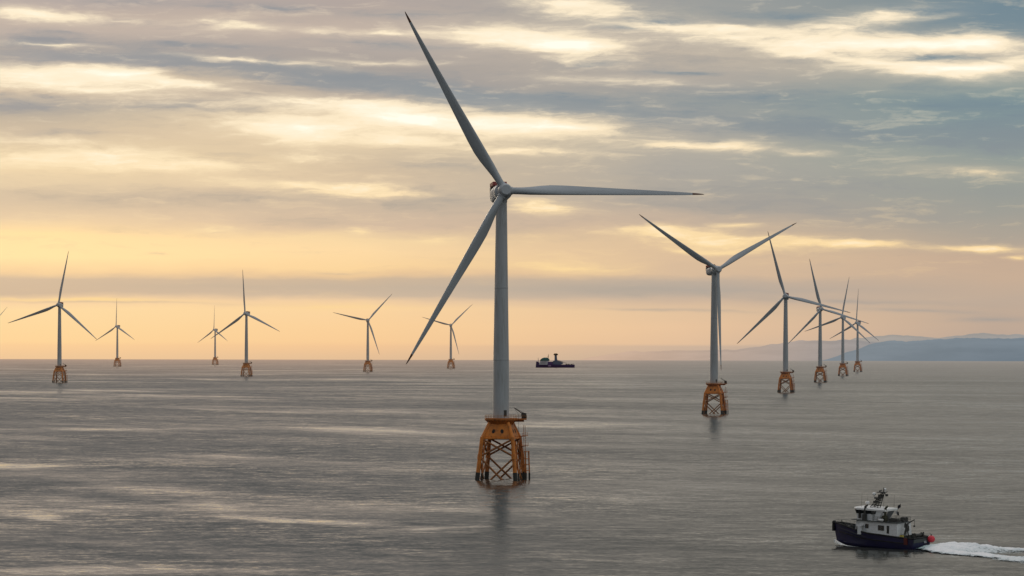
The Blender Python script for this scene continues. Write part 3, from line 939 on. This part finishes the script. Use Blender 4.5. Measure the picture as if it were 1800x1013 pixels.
def build_workboat():
    L, B = 27.0, 7.0
    root = thing('workboat', 'dark blue workboat with white wheelhouse and mast steaming left in the foreground', 'boat')
    bx, by = 91.9, 915.0
    root.location = (bx, by, drop(bx, by) + .05)
    root.rotation_euler = (R(-3.0), R(-2.0), R(136))
    root.scale = (1.04, 1.07, 1.10)
    sheer = lambda t: 3.0 + .35 * smooth(t / .5) + 1.45 * smooth((t - .45) / .55)
    rings = hull_rings(L, B, sheer, 1.1, .35, -1.3)
    b = MB()
    b.loft(rings, cap=False, closed=False)
    b.add(rings[0], [tuple(range(len(rings[0])))[::-1]])
    hull = part('hull', b, 'navy', root)
    # bulwark inner side and deck
    b = MB()
    inner = []
    for r in rings:
        x0, y0, z0 = r[0]
        yy = max(.02, abs(y0) - .14)
        inner.append([(x0, -yy, z0 - .005), (x0, -yy, z0 - 1.0), (x0, yy, z0 - 1.0), (x0, yy, z0 - .005)])
    b.loft(inner, cap=True, smooth=False, closed=False)
    part('deck', b, 'deckgrey', root)
    b = MB()
    for s in (0, -1):
        for i in range(len(rings) - 1):
            b.tube(rings[i][s], rings[i + 1][s], .17, n=8, cap=False)
    b.tube(rings[0][0], rings[0][-1], .19, n=8)
    for s in (-1, 1):
        for i in range(2, 23):
            t0, t1 = rings[i][1 if s < 0 else -2], rings[i + 1][1 if s < 0 else -2]
            b.tube((t0[0], t0[1] * 1.015, t0[2] - .1), (t1[0], t1[1] * 1.015, t1[2] - .1), .11, n=6, cap=False)
    tip = rings[-1][0]
    b.sphere((tip[0] - .15, 0, tip[2] - .1), .55, 12)
    b.box((tip[0] - .2, 0, tip[2] - 1.2), (.7, .9, 1.6))
    part('rubbing_strip', b, 'rubber', hull)
    b = MB()
    x0 = rings[0][0][0]
    b.box((x0 + .02, -1.2, 2.1), (.08, .9, .8), ry=R(12))
    part('emblem', b, 'logo', hull)
    b = MB()
    for i in range(3, 22):
        p, q = rings[i][-4], rings[i + 1][-4]
        b.tube((p[0], p[1] * 1.01, p[2] + .3), (q[0], q[1] * 1.01, q[2] + .3), .05, n=5, cap=False)
    part('waterline_stripe', b, 'logo', hull)
    b = MB()
    b.box((x0 + 2.2, 3.28, 2.3), (1.0, .5, 1.5))
    part('stern_fender', b, 'rust', hull)

    # long white deckhouse
    def house(x0, x1, w0, w1, z0, z1, rake=0., top=.95):
        b = MB()
        v0 = [(x0, -w0, z0), (x1, -w1, z0), (x1, w1, z0), (x0, w0, z0)]
        v1 = [(x0 + .15, -w0 * top, z1), (x1 - rake, -w1 * top, z1), (x1 - rake, w1 * top, z1), (x0 + .15, w0 * top, z1)]
        b.loft([v0, v1], True, False)
        return b

    def win(x, z, w, h, side=1, y=2.75, lean=.09, parent=None, nm='window'):
        b = MB()
        b.box((x, side * y, z), (w, .1, h), rx=lean * side)
        return part(nm, b, 'window', parent)
    dh = part('deckhouse', house(-8.2, 5.3, 2.75, 2.1, 3.1, 6.05, .5), 'white', root)
    b = MB()
    b.box((-1.2, 0, 6.12), (14.2, 5.5, .14))
    part('upper_deck', b, 'deckgrey', root)
    for x, z, w, h in ((1.4, 4.85, 1.0, 1.0), (-2.6, 4.75, .85, 1.15), (-3.6, 4.75, .85, 1.15), (4.4, 4.2, .6, .8)):
        win(x, z, w, h, 1, 2.74 - .057 * max(0, x + 8.2) + .03 * x if 0 else 2.75 - .055 * (x + 8.2) * .97, .04, dh)
        win(x, z, w, h, -1, 2.74 - .057 * max(0, x + 8.2) + .03 * x if 0 else 2.75 - .055 * (x + 8.2) * .97, .04, dh)
    b = MB()
    b.box((-5.3, 2.57, 4.5), (.7, .12, 1.8))
    part('door', b, 'window', dh)
    b = MB()
    b.box((-8.18, -1.4, 4.6), (.1, .8, 1.1))
    part('window', b, 'window', dh)
    b = MB()
    b.box((3.0, 2.98, 3.9), (1.0, .5, 1.9))
    b.box((3.0, 2.6, 5.0), (1.7, .8, .2))
    part('side_locker', b, 'white', dh)
    # wheelhouse
    wh = part('wheelhouse', house(-.3, 4.6, 2.2, 2.0, 6.15, 7.65, -.1, 1.02), 'white', root)
    b = MB()
    v0 = [(-.2, -2.22, 7.6), (4.65, -2.05, 7.6), (4.65, 2.05, 7.6), (-.2, 2.22, 7.6)]
    v1 = [(-.2, -2.45, 8.5), (5.1, -2.3, 8.5), (5.1, 2.3, 8.5), (-.2, 2.45, 8.5)]
    b.loft([v0, v1], True, False)
    part('window_band', b, 'window', wh)
    b = MB()
    for x in (-.1, 1.1, 2.3, 3.5, 4.6):
        for s in (-1, 1):
            b.tube((x, s * 2.25, 7.6), (x + .1, s * 2.46, 8.5), .06, n=5)
    part('mullion', b, 'steel', wh)
    b = MB()
    b.box((3.6, 2.2, 7.1), (.8, .14, 1.1))
    part('window', b, 'window', wh)
    b = MB()
    rr = [[(x, y, z) for x, y in ((-4.4, -2.4), (-4.4, 2.4), (4.2, 2.75), (5.4, 2.1), (5.4, -2.1), (4.2, -2.75))] for z in (8.5, 8.85)]
    rr.append([(x * .98, y * .9, 9.02) for x, y, _ in rr[0]])
    b.loft(rr, True, False)
    part('roof', b, 'rooftop', wh)
    for s in (-1, 1):
        b = MB()
        b.add([(-.6, s * 2.3, 6.2), (-1.8, s * 2.3, 6.2), (-3.6, s * 2.3, 8.48), (-1.6, s * 2.3, 8.48),
               (-.6, s * 2.18, 6.2), (-1.8, s * 2.18, 6.2), (-3.6, s * 2.18, 8.48), (-1.6, s * 2.18, 8.48)],
              [(0, 1, 2, 3), (7, 6, 5, 4), (0, 4, 5, 1), (1, 5, 6, 2), (2, 6, 7, 3), (3, 7, 4, 0)])
        part('roof_support', b, 'white', wh)
    # funnels
    for x, y, mat in ((1.9, 2.42, 'steel'), (-3.9, 2.0, 'olive')):
        b = MB()
        b.tube((x, y, 6.2), (x - .25, y, 9.4), .36, .3, 12)
        b.tube((x - .25, y, 9.3), (x - .9, y, 9.75), .26, .22, 10)
        b.box((x, y, 6.9), (1.0, .8, 1.3))
        part('funnel', b, mat, root)
    # mast leaning aft
    b = MB()
    base = [(1.7, -.7, 8.95), (1.7, .7, 8.95), (-.4, -.5, 8.95), (-.4, .5, 8.95)]
    topp = [(-1.6, -.22, 12.6), (-1.6, .22, 12.6), (-2.1, -.2, 12.6), (-2.1, .2, 12.6)]
    for p, q in zip(base, topp):
        b.tube(p, q, .12, .09, 8)
    for k in range(1, 6):
        t = k / 6
        ps = [Vector(p).lerp(Vector(q), t) for p, q in zip(base, topp)]
        for i, j in ((0, 1), (1, 3), (3, 2), (2, 0)):
            b.tube(ps[i], ps[j], .06, n=5)
        t2 = (k - 1) / 6
        qs = [Vector(p).lerp(Vector(q), t2) for p, q in zip(base, topp)]
        for i, j in ((0, 2), (1, 3), (0, 1)):
            b.tube(qs[i], ps[j], .05, n=5)
    b.box((-1.4, 0, 12.6), (1.9, 1.5, .16))
    b.box((-.35, 0, 11.2), (1.2, 1.7, .3))
    b.box((-1.1, 0, 11.75), (1.0, 1.0, .65))
    b.box((.4, 0, 10.3), (.9, 1.1, .5))
    b.tube((-1.9, 0, 12.6), (-2.0, 0, 13.7), .14, .1, 8)
    b.tube((-2.4, -.9, 12.7), (-2.4, .9, 12.7), .08, n=6)
    b.tube((-2.2, .2, 12.6), (-3.1, .4, 12.1), .1, n=6)
    b.box((-3.2, .4, 12.05), (.5, .5, .5))
    mast = part('mast', b, 'steel', root)
    for x, y, z, r in ((.6, .5, 12.15, .45), (2.7, .4, 9.95, .5), (-2.3, -.1, 13.35, .3)):
        b = MB()
        b.sphere((x, y, z), r, 14, (1.15, 1.15, .8))
        b.tube((x, y, z - .8), (x, y, z), .1, n=6)
        part('radar_dome', b, 'rooftop', mast)
    b = MB()
    b.tube((.6, .5, 11.4), (-.6, 0, 11.3), .07, n=6)
    b.box((-1.0, 0, 12.95), (.3, 2.2, .22), rz=R(25))
    part('radar_bar', b, 'steel', mast)
    for x, y, z0, z1 in ((3.9, 1.2, 8.9, 12.2), (-3.2, 1.6, 8.9, 12.8), (-3.6, -1.8, 8.9, 12.0), (4.2, -1.3, 8.9, 11.2)):
        b = MB()
        b.tube((x, y, z0), (x - .2, y, z1), .035, .02, 5)
        part('antenna', b, 'steel', root)
    # upper-deck rails and gear
    b = MB()
    pts = [(-1.0, 2.6), (-8.0, 2.65), (-8.0, -2.65), (-1.0, -2.6)]
    for a, c in zip(pts, pts[1:]):
        a, c = Vector((*a, 0)), Vector((*c, 0))
        n = max(2, int((c - a).length / 1.1))
        for k in range(n + 1):
            p = a.lerp(c, k / n)
            b.tube((p.x, p.y, 6.2), (p.x, p.y, 7.2), .035, n=5)
        for h in (6.55, 6.9, 7.2):
            b.tube((a.x, a.y, h), (c.x, c.y, h), .03, n=5)
    part('railing', b, 'steel', root)
    for x, y, sx, sy, sz in ((-6.2, 1.2, 2.4, 1.1, .7), (-7.2, -1.2, 1.2, 1.4, .9), (-2.6, .4, 1.3, 1.2, .9)):
        b = MB()
        b.box((x, y, 6.2 + sz / 2), (sx, sy, sz))
        b.box((x, y, 6.25 + sz), (sx * .8, sy * .7, .12))
        part('deck_locker', b, 'steel', root)
    b = MB()
    b.tube((-3.6, 2.45, 6.55), (-2.5, 2.45, 6.55), .34, n=14)
    b.sphere((-3.6, 2.45, 6.55), .33, 12)
    b.sphere((-2.5, 2.45, 6.55), .33, 12)
    part('life_raft', b, 'rooftop', root)
    # ensign staffs
    b = MB()
    b.tube((-6.0, .3, 6.2), (-6.6, .3, 10.0), .05, .035, 6)
    st = part('flagstaff', b, 'steel', root)

    def flag(o, w, h, dx, dz, mat, nm):
        vs, fs = [], []
        for i in range(9):
            for j in range(6):
                u, v = i / 8, j / 5
                vs.append((o[0] + dx * u * w + .06 * v, o[1] - .22 * u * w + .13 * math.sin(u * 7 + v) * u, o[2] + v * h + dz * u))
        for i in range(8):
            for j in range(5):
                fs.append((i * 6 + j, (i + 1) * 6 + j, (i + 1) * 6 + j + 1, i * 6 + j + 1))
        b = MB()
        b.add(vs, fs, True)
        part(nm, b, mat, st)
    flag((-6.45, .3, 9.0), .95, .75, -.9, .65, 'flag', 'flag')
    flag((-6.3, .3, 7.95), .55, .55, .9, .1, 'flagw', 'pennant')
    flag((-6.35, .3, 7.7), .55, .8, -.9, -.1, 'flag', 'flag')
    # stern gear: gantry crane
    b = MB()
    for s in (-1, 1):
        b.tube((-9.6, .6 + s * .75, 2.1), (-9.3, .6, 5.6), .17, n=8)
        b.tube((-8.6, .6 + s * .6, 2.1), (-9.3, .6, 5.4), .14, n=8)
    b.box((-9.3, .6, 5.5), (.8, .7, .9))
    b.tube((-9.3, .6, 5.8), (-11.4, .2, 7.0), .15, .11, 8)
    b.tube((-9.3, .6, 5.8), (-8.4, .8, 6.9), .14, .1, 8)
    b.tube((-11.4, .2, 7.0), (-11.4, .2, 5.6), .05, n=5)
    b.box((-11.35, .2, 5.5), (.3, .3, .4))
    part('crane', b, 'steel', root)
    b = MB()
    b.tube((-11.9, -2.6, 2.0), (-11.9, -2.6, 4.0), .17, n=8)
    b.tube((-11.9, 2.6, 2.0), (-11.9, 2.6, 3.7), .17, n=8)
    b.tube((-12.2, -1.4, 3.5), (-12.2, 1.0, 3.5), .35, n=12)
    for y in (-1.5, 1.1):
        b.tube((-12.2, y - .1, 3.5), (-12.2, y + .1, 3.5), .55, n=14)
    part('stern_winch', b, 'steel', root)
    b = MB()
    b.tube((9.0, -.8, 3.95), (9.0, .8, 3.95), .45, n=12)
    b.box((9.0, 0, 3.6), (1.5, 1.7, .5))
    for y in (-.9, .9):
        b.tube((9, y - .1, 4.1), (9, y + .1, 4.1), .62, n=14)
    b.tube((11.0, 0, 3.8), (11.0, 0, 5.4), .12, n=8)
    b.tube((10.6, .8, 3.8), (10.6, .8, 4.7), .18, n=8)
    b.tube((10.6, -.8, 3.8), (10.6, -.8, 4.7), .18, n=8)
    part('bow_winch', b, 'steel', root)
    b = MB()
    for i in range(16, 25):
        p = rings[i][-1]
        b.tube((p[0], p[1] * .95, p[2]), (p[0], p[1] * .95, p[2] + .75), .03, n=5)
        q = rings[i + 1][-1] if i < 24 else p
        b.tube((p[0], p[1] * .95, p[2] + .75), (q[0], q[1] * .95, q[2] + .75), .03, n=5)
        b.tube((p[0], -p[1] * .95, p[2]), (p[0], -p[1] * .95, p[2] + .75), .03, n=5)
        b.tube((p[0], -p[1] * .95, p[2] + .75), (q[0], -q[1] * .95, q[2] + .75), .03, n=5)
    part('bow_railing', b, 'steel', root)
    mw = Matrix.LocRotScale(root.location, root.rotation_euler, root.scale)
    # red ball fender hanging off the stern
    t = thing('buoy', 'large round red buoy hanging off the stern of the dark blue workboat', 'buoy')
    p = mw @ Vector((x0 - .7, -2.6, 2.55))
    t.location = p
    b = MB()
    b.sphere((0, 0, 0), .95, 24, (1, 1, .95))
    body = part('ball', b, 'red', t)
    b = MB()
    b.tube((0, 0, .85), (0, 0, 1.15), .16, n=10)
    b.tube((0, 0, 1.1), (-.35, .3, 1.5), .04, n=6)
    part('rope_eye', b, 'rubber', t)
    t = thing('drum', 'yellow drum standing on the after deck of the workboat beside its crane', 'drum')
    t.location = mw @ Vector((-9.4, 2.5, 2.05))
    b = MB()
    b.lathe([(.5, 0), (.55, .1), (.55, .75), (.58, .8), (.55, .85), (.55, 1.5), (.5, 1.6)], 20)
    part('barrel', b, 'drum', t)
    b = MB()
    b.lathe([(.3, 1.58), (.32, 1.7), (.1, 1.72)], 14)
    part('lid', b, 'steel', t)
    return root, mw


BOAT, BMW = build_workboat()


# ------------------------------------------------------------------ wake and bow wave
def vnoise(x, y, seed):
    rng = np.random.RandomState(seed)
    g = rng.rand(256, 256)
    xi, yi = np.floor(x).astype(int), np.floor(y).astype(int)
    fx, fy = x - xi, y - yi
    fx, fy = fx * fx * (3 - 2 * fx), fy * fy * (3 - 2 * fy)
    a, b = g[xi % 256, yi % 256], g[(xi + 1) % 256, yi % 256]
    c, d = g[xi % 256, (yi + 1) % 256], g[(xi + 1) % 256, (yi + 1) % 256]
    return (a * (1 - fx) + b * fx) * (1 - fy) + (c * (1 - fx) + d * fx) * fy


def fbm(x, y, seed, o=5):
    s, a, t = 0, 1, 0
    for i in range(o):
        s = s + a * vnoise(x * 2 ** i, y * 2 ** i, seed + i)
        t += a
        a *= .55
    return s / t


def foam_material():
    m = bpy.data.materials.new('foam')
    m.use_nodes = True
    N = NT(m.node_tree)
    at = N.n('ShaderNodeAttribute', attribute_name='foam').outputs['Fac']
    aer = N.n('ShaderNodeAttribute', attribute_name='churn').outputs['Fac']
    co = N.n('ShaderNodeTexCoord').outputs['Object']
    f, _ = N.noise(N.mapping(co, scale=(.9, 1.5, 1.)), detail=7, rough=.68)
    dens = N.math('ADD', at, N.math('MULTIPLY', N.math('SUBTRACT', f, .5), 1.5))
    a = N.mapr(dens, .34, .60, 0., 1., True)
    p = N.n('ShaderNodeBsdfPrincipled')
    N.put(p.inputs['Base Color'], N.mix(aer, N.mix(N.mapr(dens, .42, 1.0), (.58, .67, .69), (.98, .98, .98)), (.30, .48, .47)))
    p.inputs['Roughness'].default_value = .7
    tr = N.n('ShaderNodeBsdfTransparent')
    mx = N.n('ShaderNodeMixShader')
    N.put(mx.inputs[0], a)
    N.t.links.new(tr.outputs[0], mx.inputs[1])
    N.t.links.new(p.outputs[0], mx.inputs[2])
    o = N.n('ShaderNodeOutputMaterial')
    N.t.links.new(mx.outputs[0], o.inputs[0])
    return m


FOAM = foam_material()


def grid_obj(name, X, Y, Z, foam, churn, label, cat):
    n, k = X.shape
    v = np.stack([X, Y, Z], -1).reshape(-1, 3)
    f = [(i * k + j, (i + 1) * k + j, (i + 1) * k + j + 1, i * k + j + 1) for i in range(n - 1) for j in range(k - 1)]
    me = bpy.data.meshes.new(name)
    me.from_pydata(v.tolist(), [], f)
    me.polygons.foreach_set('use_smooth', [True] * len(f))
    for nm, arr in (('foam', foam), ('churn', churn)):
        at = me.attributes.new(nm, 'FLOAT', 'POINT')
        at.data.foreach_set('value', arr.reshape(-1).astype(np.float32))
    me.materials.append(FOAM)
    o = link(name, me)
    o['kind'] = 'stuff'
    o['label'] = label
    return o


def build_wake():
    # frame on the water: s aft from the transom, t to port (towards the viewer)
    ns, nt = 300, 150
    s = np.linspace(-1.5, 75, ns)[:, None]
    t = np.linspace(-1, 1, nt)[None, :]
    half = 4.1 + .56 * np.maximum(s, 0) + 0 * t
    T = t * half * 1.35
    S_ = s + 0 * t
    u = T / half
    wob = (fbm(S_ * .12 + 9, T * .05 + 4, 3) - .5) * .5
    u2 = u + wob
    near = np.exp(-((S_ - 9) / 7.5) ** 2)
    core = np.exp(-(u2 / .62) ** 2) * np.clip(1.15 - S_ / 34, 0, 1)
    arm_p = np.exp(-((u2 - .72) / .25) ** 2) * np.clip((S_ - 4) / 7, 0, 1) * np.clip(1.25 - S_ / 80, 0, 1)
    arm_s = np.exp(-((u2 + .74) / .24) ** 2) * np.clip((S_ - 5) / 7, 0, 1) * np.clip(1.0 - S_ / 70, 0, 1)
    tear = fbm(S_ * .16, T * .5, 11)
    foam = np.clip(core * .95 + arm_p * 1.0 + arm_s * 1.0 + near * core * .4, 0, 1.15)
    foam = foam * (.78 + .6 * tear)
    foam *= np.clip((1.32 - np.abs(u)) * 4, 0, 1) * np.clip((S_ + 1.5) / 2, 0, 1)
    churn = np.clip(1.1 - np.maximum(S_, 0) / 6.5, 0, 1) * .85 + .15 * np.clip(.5 - tear, 0, 1)
    z = .06 + 1.75 * near * np.exp(-((u + .15) / .8) ** 2) + .3 * arm_p + .5 * arm_s
    z = z + (fbm(S_ * .7, T * .9, 21) - .35) * (.9 * np.clip(foam, 0, 1) * np.clip((1.2 - np.abs(u)) * 3, 0, 1))
    z = np.maximum(z * np.clip((1.35 - np.abs(u)) * 3, 0, 1) ** 1.5, .02)
    a = R(136)
    f = Vector((math.cos(a), math.sin(a)))
    l = Vector((-math.sin(a), math.cos(a)))
    ox, oy = BOAT.location.x - f.x * 13.7, BOAT.location.y - f.y * 13.7
    X = ox - f.x * S_ + l.x * T
    Y = oy - f.y * S_ + l.y * T
    Z = z + drop(X, Y)
    grid_obj('wake', X, Y, Z, foam, churn, 'white foaming wake trailing right behind the dark blue workboat', 'wake')


build_wake()


def build_bow_wave():
    a = R(136)
    f = Vector((math.cos(a), math.sin(a)))
    l = Vector((-math.sin(a), math.cos(a)))
    for side, nm in ((1, 'port'), (-1, 'starboard')):
        ns, nt = 120, 24
        s = np.linspace(-.5, 13, ns)[:, None]          # distance aft of the stem
        t = np.linspace(0, 1, nt)[None, :]
        wl = 3.35 * np.clip((s + .2) / 9.5, 0, 1) ** .62  # waterline half breadth
        w = .6 + 1.9 * np.clip(s / 7, 0, 1)
        T = side * (wl - .35 + t * w)
        S_ = s + 0 * t
        crest = np.exp(-((t - .35) / .28) ** 2)
        foam = crest * np.clip(1.35 - S_ / 11, 0, 1) * (.75 + .8 * fbm(S_ * .6 + 5, t * 3 + 0 * S_, 31))
        foam = foam * np.clip((1 - t) * 5, 0, 1) * np.clip((S_ + .5) * 2, 0, 1)
        z = .05 + 1.1 * np.exp(-(S_ / 4.) ** 2) * crest + .2 * crest * np.clip(1 - S_ / 13, 0, 1)
        ox, oy = BOAT.location.x + f.x * 13.5, BOAT.location.y + f.y * 13.5
        X = ox - f.x * S_ + l.x * T
        Y = oy - f.y * S_ + l.y * T
        Z = z + drop(X, Y)
        grid_obj('bow_wave', X, Y, Z, foam, 0 * foam, 'thin white bow wave curling along the %s side of the dark blue workboat' % nm, 'bow wave')


build_bow_wave()


# ------------------------------------------------------------------ distant service ship
def build_ship():
    M['purple'] = paint('ship_purple', (.040, .016, .085), .45, .2, scale=(.05, .05, .3), far=False)
    M['plum'] = paint('ship_plum', (.08, .035, .15), .45, .2, scale=(.05, .05, .3), far=False)
    M['lilac'] = paint('ship_lilac', (.50, .50, .56), .5, .08, scale=(.1, .1, .3), far=False)
    M['teal'] = paint('ship_teal', (.03, .11, .095), .5, .15, scale=(.1, .1, .3), far=False)
    M['shiplogo'] = paint('ship_logo', (.28, .18, .30), .5, .05, far=False)
    M['slate'] = paint('ship_slate', (.10, .12, .18), .5, .15, scale=(.1, .1, .3), far=False)
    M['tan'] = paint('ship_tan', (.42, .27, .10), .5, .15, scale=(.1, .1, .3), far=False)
    M['brown'] = paint('ship_brown', (.09, .05, .02), .6, .15, scale=(.1, .1, .3), far=False)
    root = thing('service_ship', 'dark purple offshore service ship with tall tower amidships on the horizon', 'ship')
    x, y = 117.0, 9813.0
    root.location = (x, y, drop(x, y))
    root.rotation_euler = (0, 0, R(180 - 6))
    L, B = 104., 20.

    def sheer(t):
        return 8.2 + .9 * smooth((t - .4) / .3) + 7.5 * smooth((t - .86) / .12)
    rings = hull_rings(L, B, sheer, -1.5, 1.0, -5, n=34, full=.45)
    b = MB()
    b.loft(rings, cap=False, closed=False)
    b.add(rings[0], [tuple(range(len(rings[0])))[::-1]])
    for i in range(len(rings) - 1):
        p, q, r, s = rings[i][0], rings[i + 1][0], rings[i + 1][-1], rings[i][-1]
        b.add([(p[0], p[1], p[2] - .8), (q[0], q[1], q[2] - .8), (r[0], r[1], r[2] - .8), (s[0], s[1], s[2] - .8)], [(0, 1, 2, 3)])
    hull = part('hull', b, 'purple', root)
    b = MB()
    b.box((15, 10.0, 5.2), (7.5, .3, 4.2))
    part('emblem', b, 'shiplogo', hull)
    b = MB()
    b.box((13.5, 0, 12.2), (13, 18, 7.5))
    part('mid_block', b, 'plum', root)
    # accommodation with rounded teal crown
    b = MB()
    r0 = [(21, -9.4, 8), (44, -7.5, 8), (44, 7.5, 8), (21, 9.4, 8)]
    r1 = [(19, -9.2, 18.5), (40, -7.5, 18.5), (40, 7.5, 18.5), (19, 9.2, 18.5)]
    b.loft([r0, r1], True, False)
    acc = part('accommodation', b, 'lilac', root)
    for z in (11.2, 14.2, 17.0):
        b = MB()
        for i in range(7):
            b.box((24 + i * 2.4, 9.3, z), (1.3, .4, 1.1))
        part('window_row', b, 'window', acc)
    b = MB()
    rr = []
    for x0, x1, w, z in ((17, 41.5, 9.6, 18.4), (16.5, 41, 10, 20.2), (17.5, 38, 9.4, 23.4), (20, 34, 8, 26.0), (23, 30, 6, 27.2)):
        rr.append([(x0, -w, z), (x1, -w * .8, z), (x1, w * .8, z), (x0, w, z)])
    b.loft(rr, True, False)
    part('bridge', b, 'teal', root)
    b = MB()
    b.tube((19.5, 0, 26), (18.6, 0, 36), .9, .5, 8)
    b.box((19.2, 0, 31.5), (1.6, 6, .6))
    b.sphere((19.6, 1.5, 30), 1.3, 10)
    part('mast', b, 'tan', root)
    b = MB()
    b.tube((46.2, 0, 14), (46.8, 0, 27), .8, .4, 8)
    b.box((46.5, 0, 22), (.8, 3.4, .5))
    part('foremast', b, 'shiplogo', root)
    # slate working block sloping aft, gangway tower with cap
    b = MB()
    pf = [(6, 8.2), (6, 18), (-2, 20), (-8, 17.5), (-20, 13), (-20, 10.5), (-14, 8.2)]
    b.loft([[(px, -7, pz) for px, pz in pf], [(px, 7, pz) for px, pz in pf]], True, False)
    part('deck_block', b, 'slate', root)
    b = MB()
    b.loft([[(x + s * w, q * w2, z) for s, q in ((-1, -1), (1, -1), (1, 1), (-1, 1))] for x, w, w2, z in ((-1.5, 3.4, 3.2, 18), (-1.0, 2.6, 2.6, 33))], True, False)
    tw = part('gangway_tower', b, 'slate', root)
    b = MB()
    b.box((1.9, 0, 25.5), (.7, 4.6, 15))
    part('lit_face', b, 'tan', tw)  # tan slab paints the warm light on the tower's forward face
    b = MB()
    b.box((-1.0, 0, 35.2), (11.5, 7, 3.0))
    b.box((-1.0, 0, 37.4), (8.0, 5, 1.8))
    b.box((-1.0, 0, 33.4), (8.0, 6, 1.0))
    part('tower_cap', b, 'brown', tw)
    b = MB()
    b.tube((-4, 3, 19), (-22, 3, 14), 1.0, .7, 8)
    b.tube((-4, -3, 21), (-30, -3, 12), .5, .4, 8)
    part('gangway', b, 'steel', root)
    b = MB()
    for px in (-30, -36, -44):
        b.box((px, 0, 9.0), (4.5, 7, 1.8))
    b.tube((-49, 6, 8), (-49, 6, 12), .4, n=6)
    part('deck_cargo', b, 'brown', root)
    # thin exhaust smoke drifting left
    b = MB()
    rg = []
    for i in range(26):
        t = i / 25
        cx = x - 8 - 82 * t
        cz = 33 + 14 * smooth(t * 1.3) + 3 * math.sin(t * 9)
        rad = .6 + 5.0 * math.sin(math.pi * min(1, t * .9 + .05)) ** .8 * (1 + .3 * math.sin(t * 17))
        rg.append([(cx, y + rad * 2 * math.cos(2 * math.pi * j / 14), cz + drop(x, y) + rad * math.sin(2 * math.pi * j / 14)) for j in range(14)])
    b.loft(rg)
    m = bpy.data.materials.new('exhaust_smoke')
    m.use_nodes = True
    N = NT(m.node_tree)
    v = N.n('ShaderNodeVolumePrincipled')
    v.inputs['Color'].default_value = (.25, .2, .17, 1)
    v.inputs['Density'].default_value = .0075
    o = N.n('ShaderNodeOutputMaterial')
    N.t.links.new(v.outputs[0], o.inputs['Volume'])
    ob = link('smoke', b.mesh('smoke', m))
    ob['kind'] = 'stuff'
    ob['label'] = 'thin grey exhaust smoke drifting left from the purple ship'


build_ship()
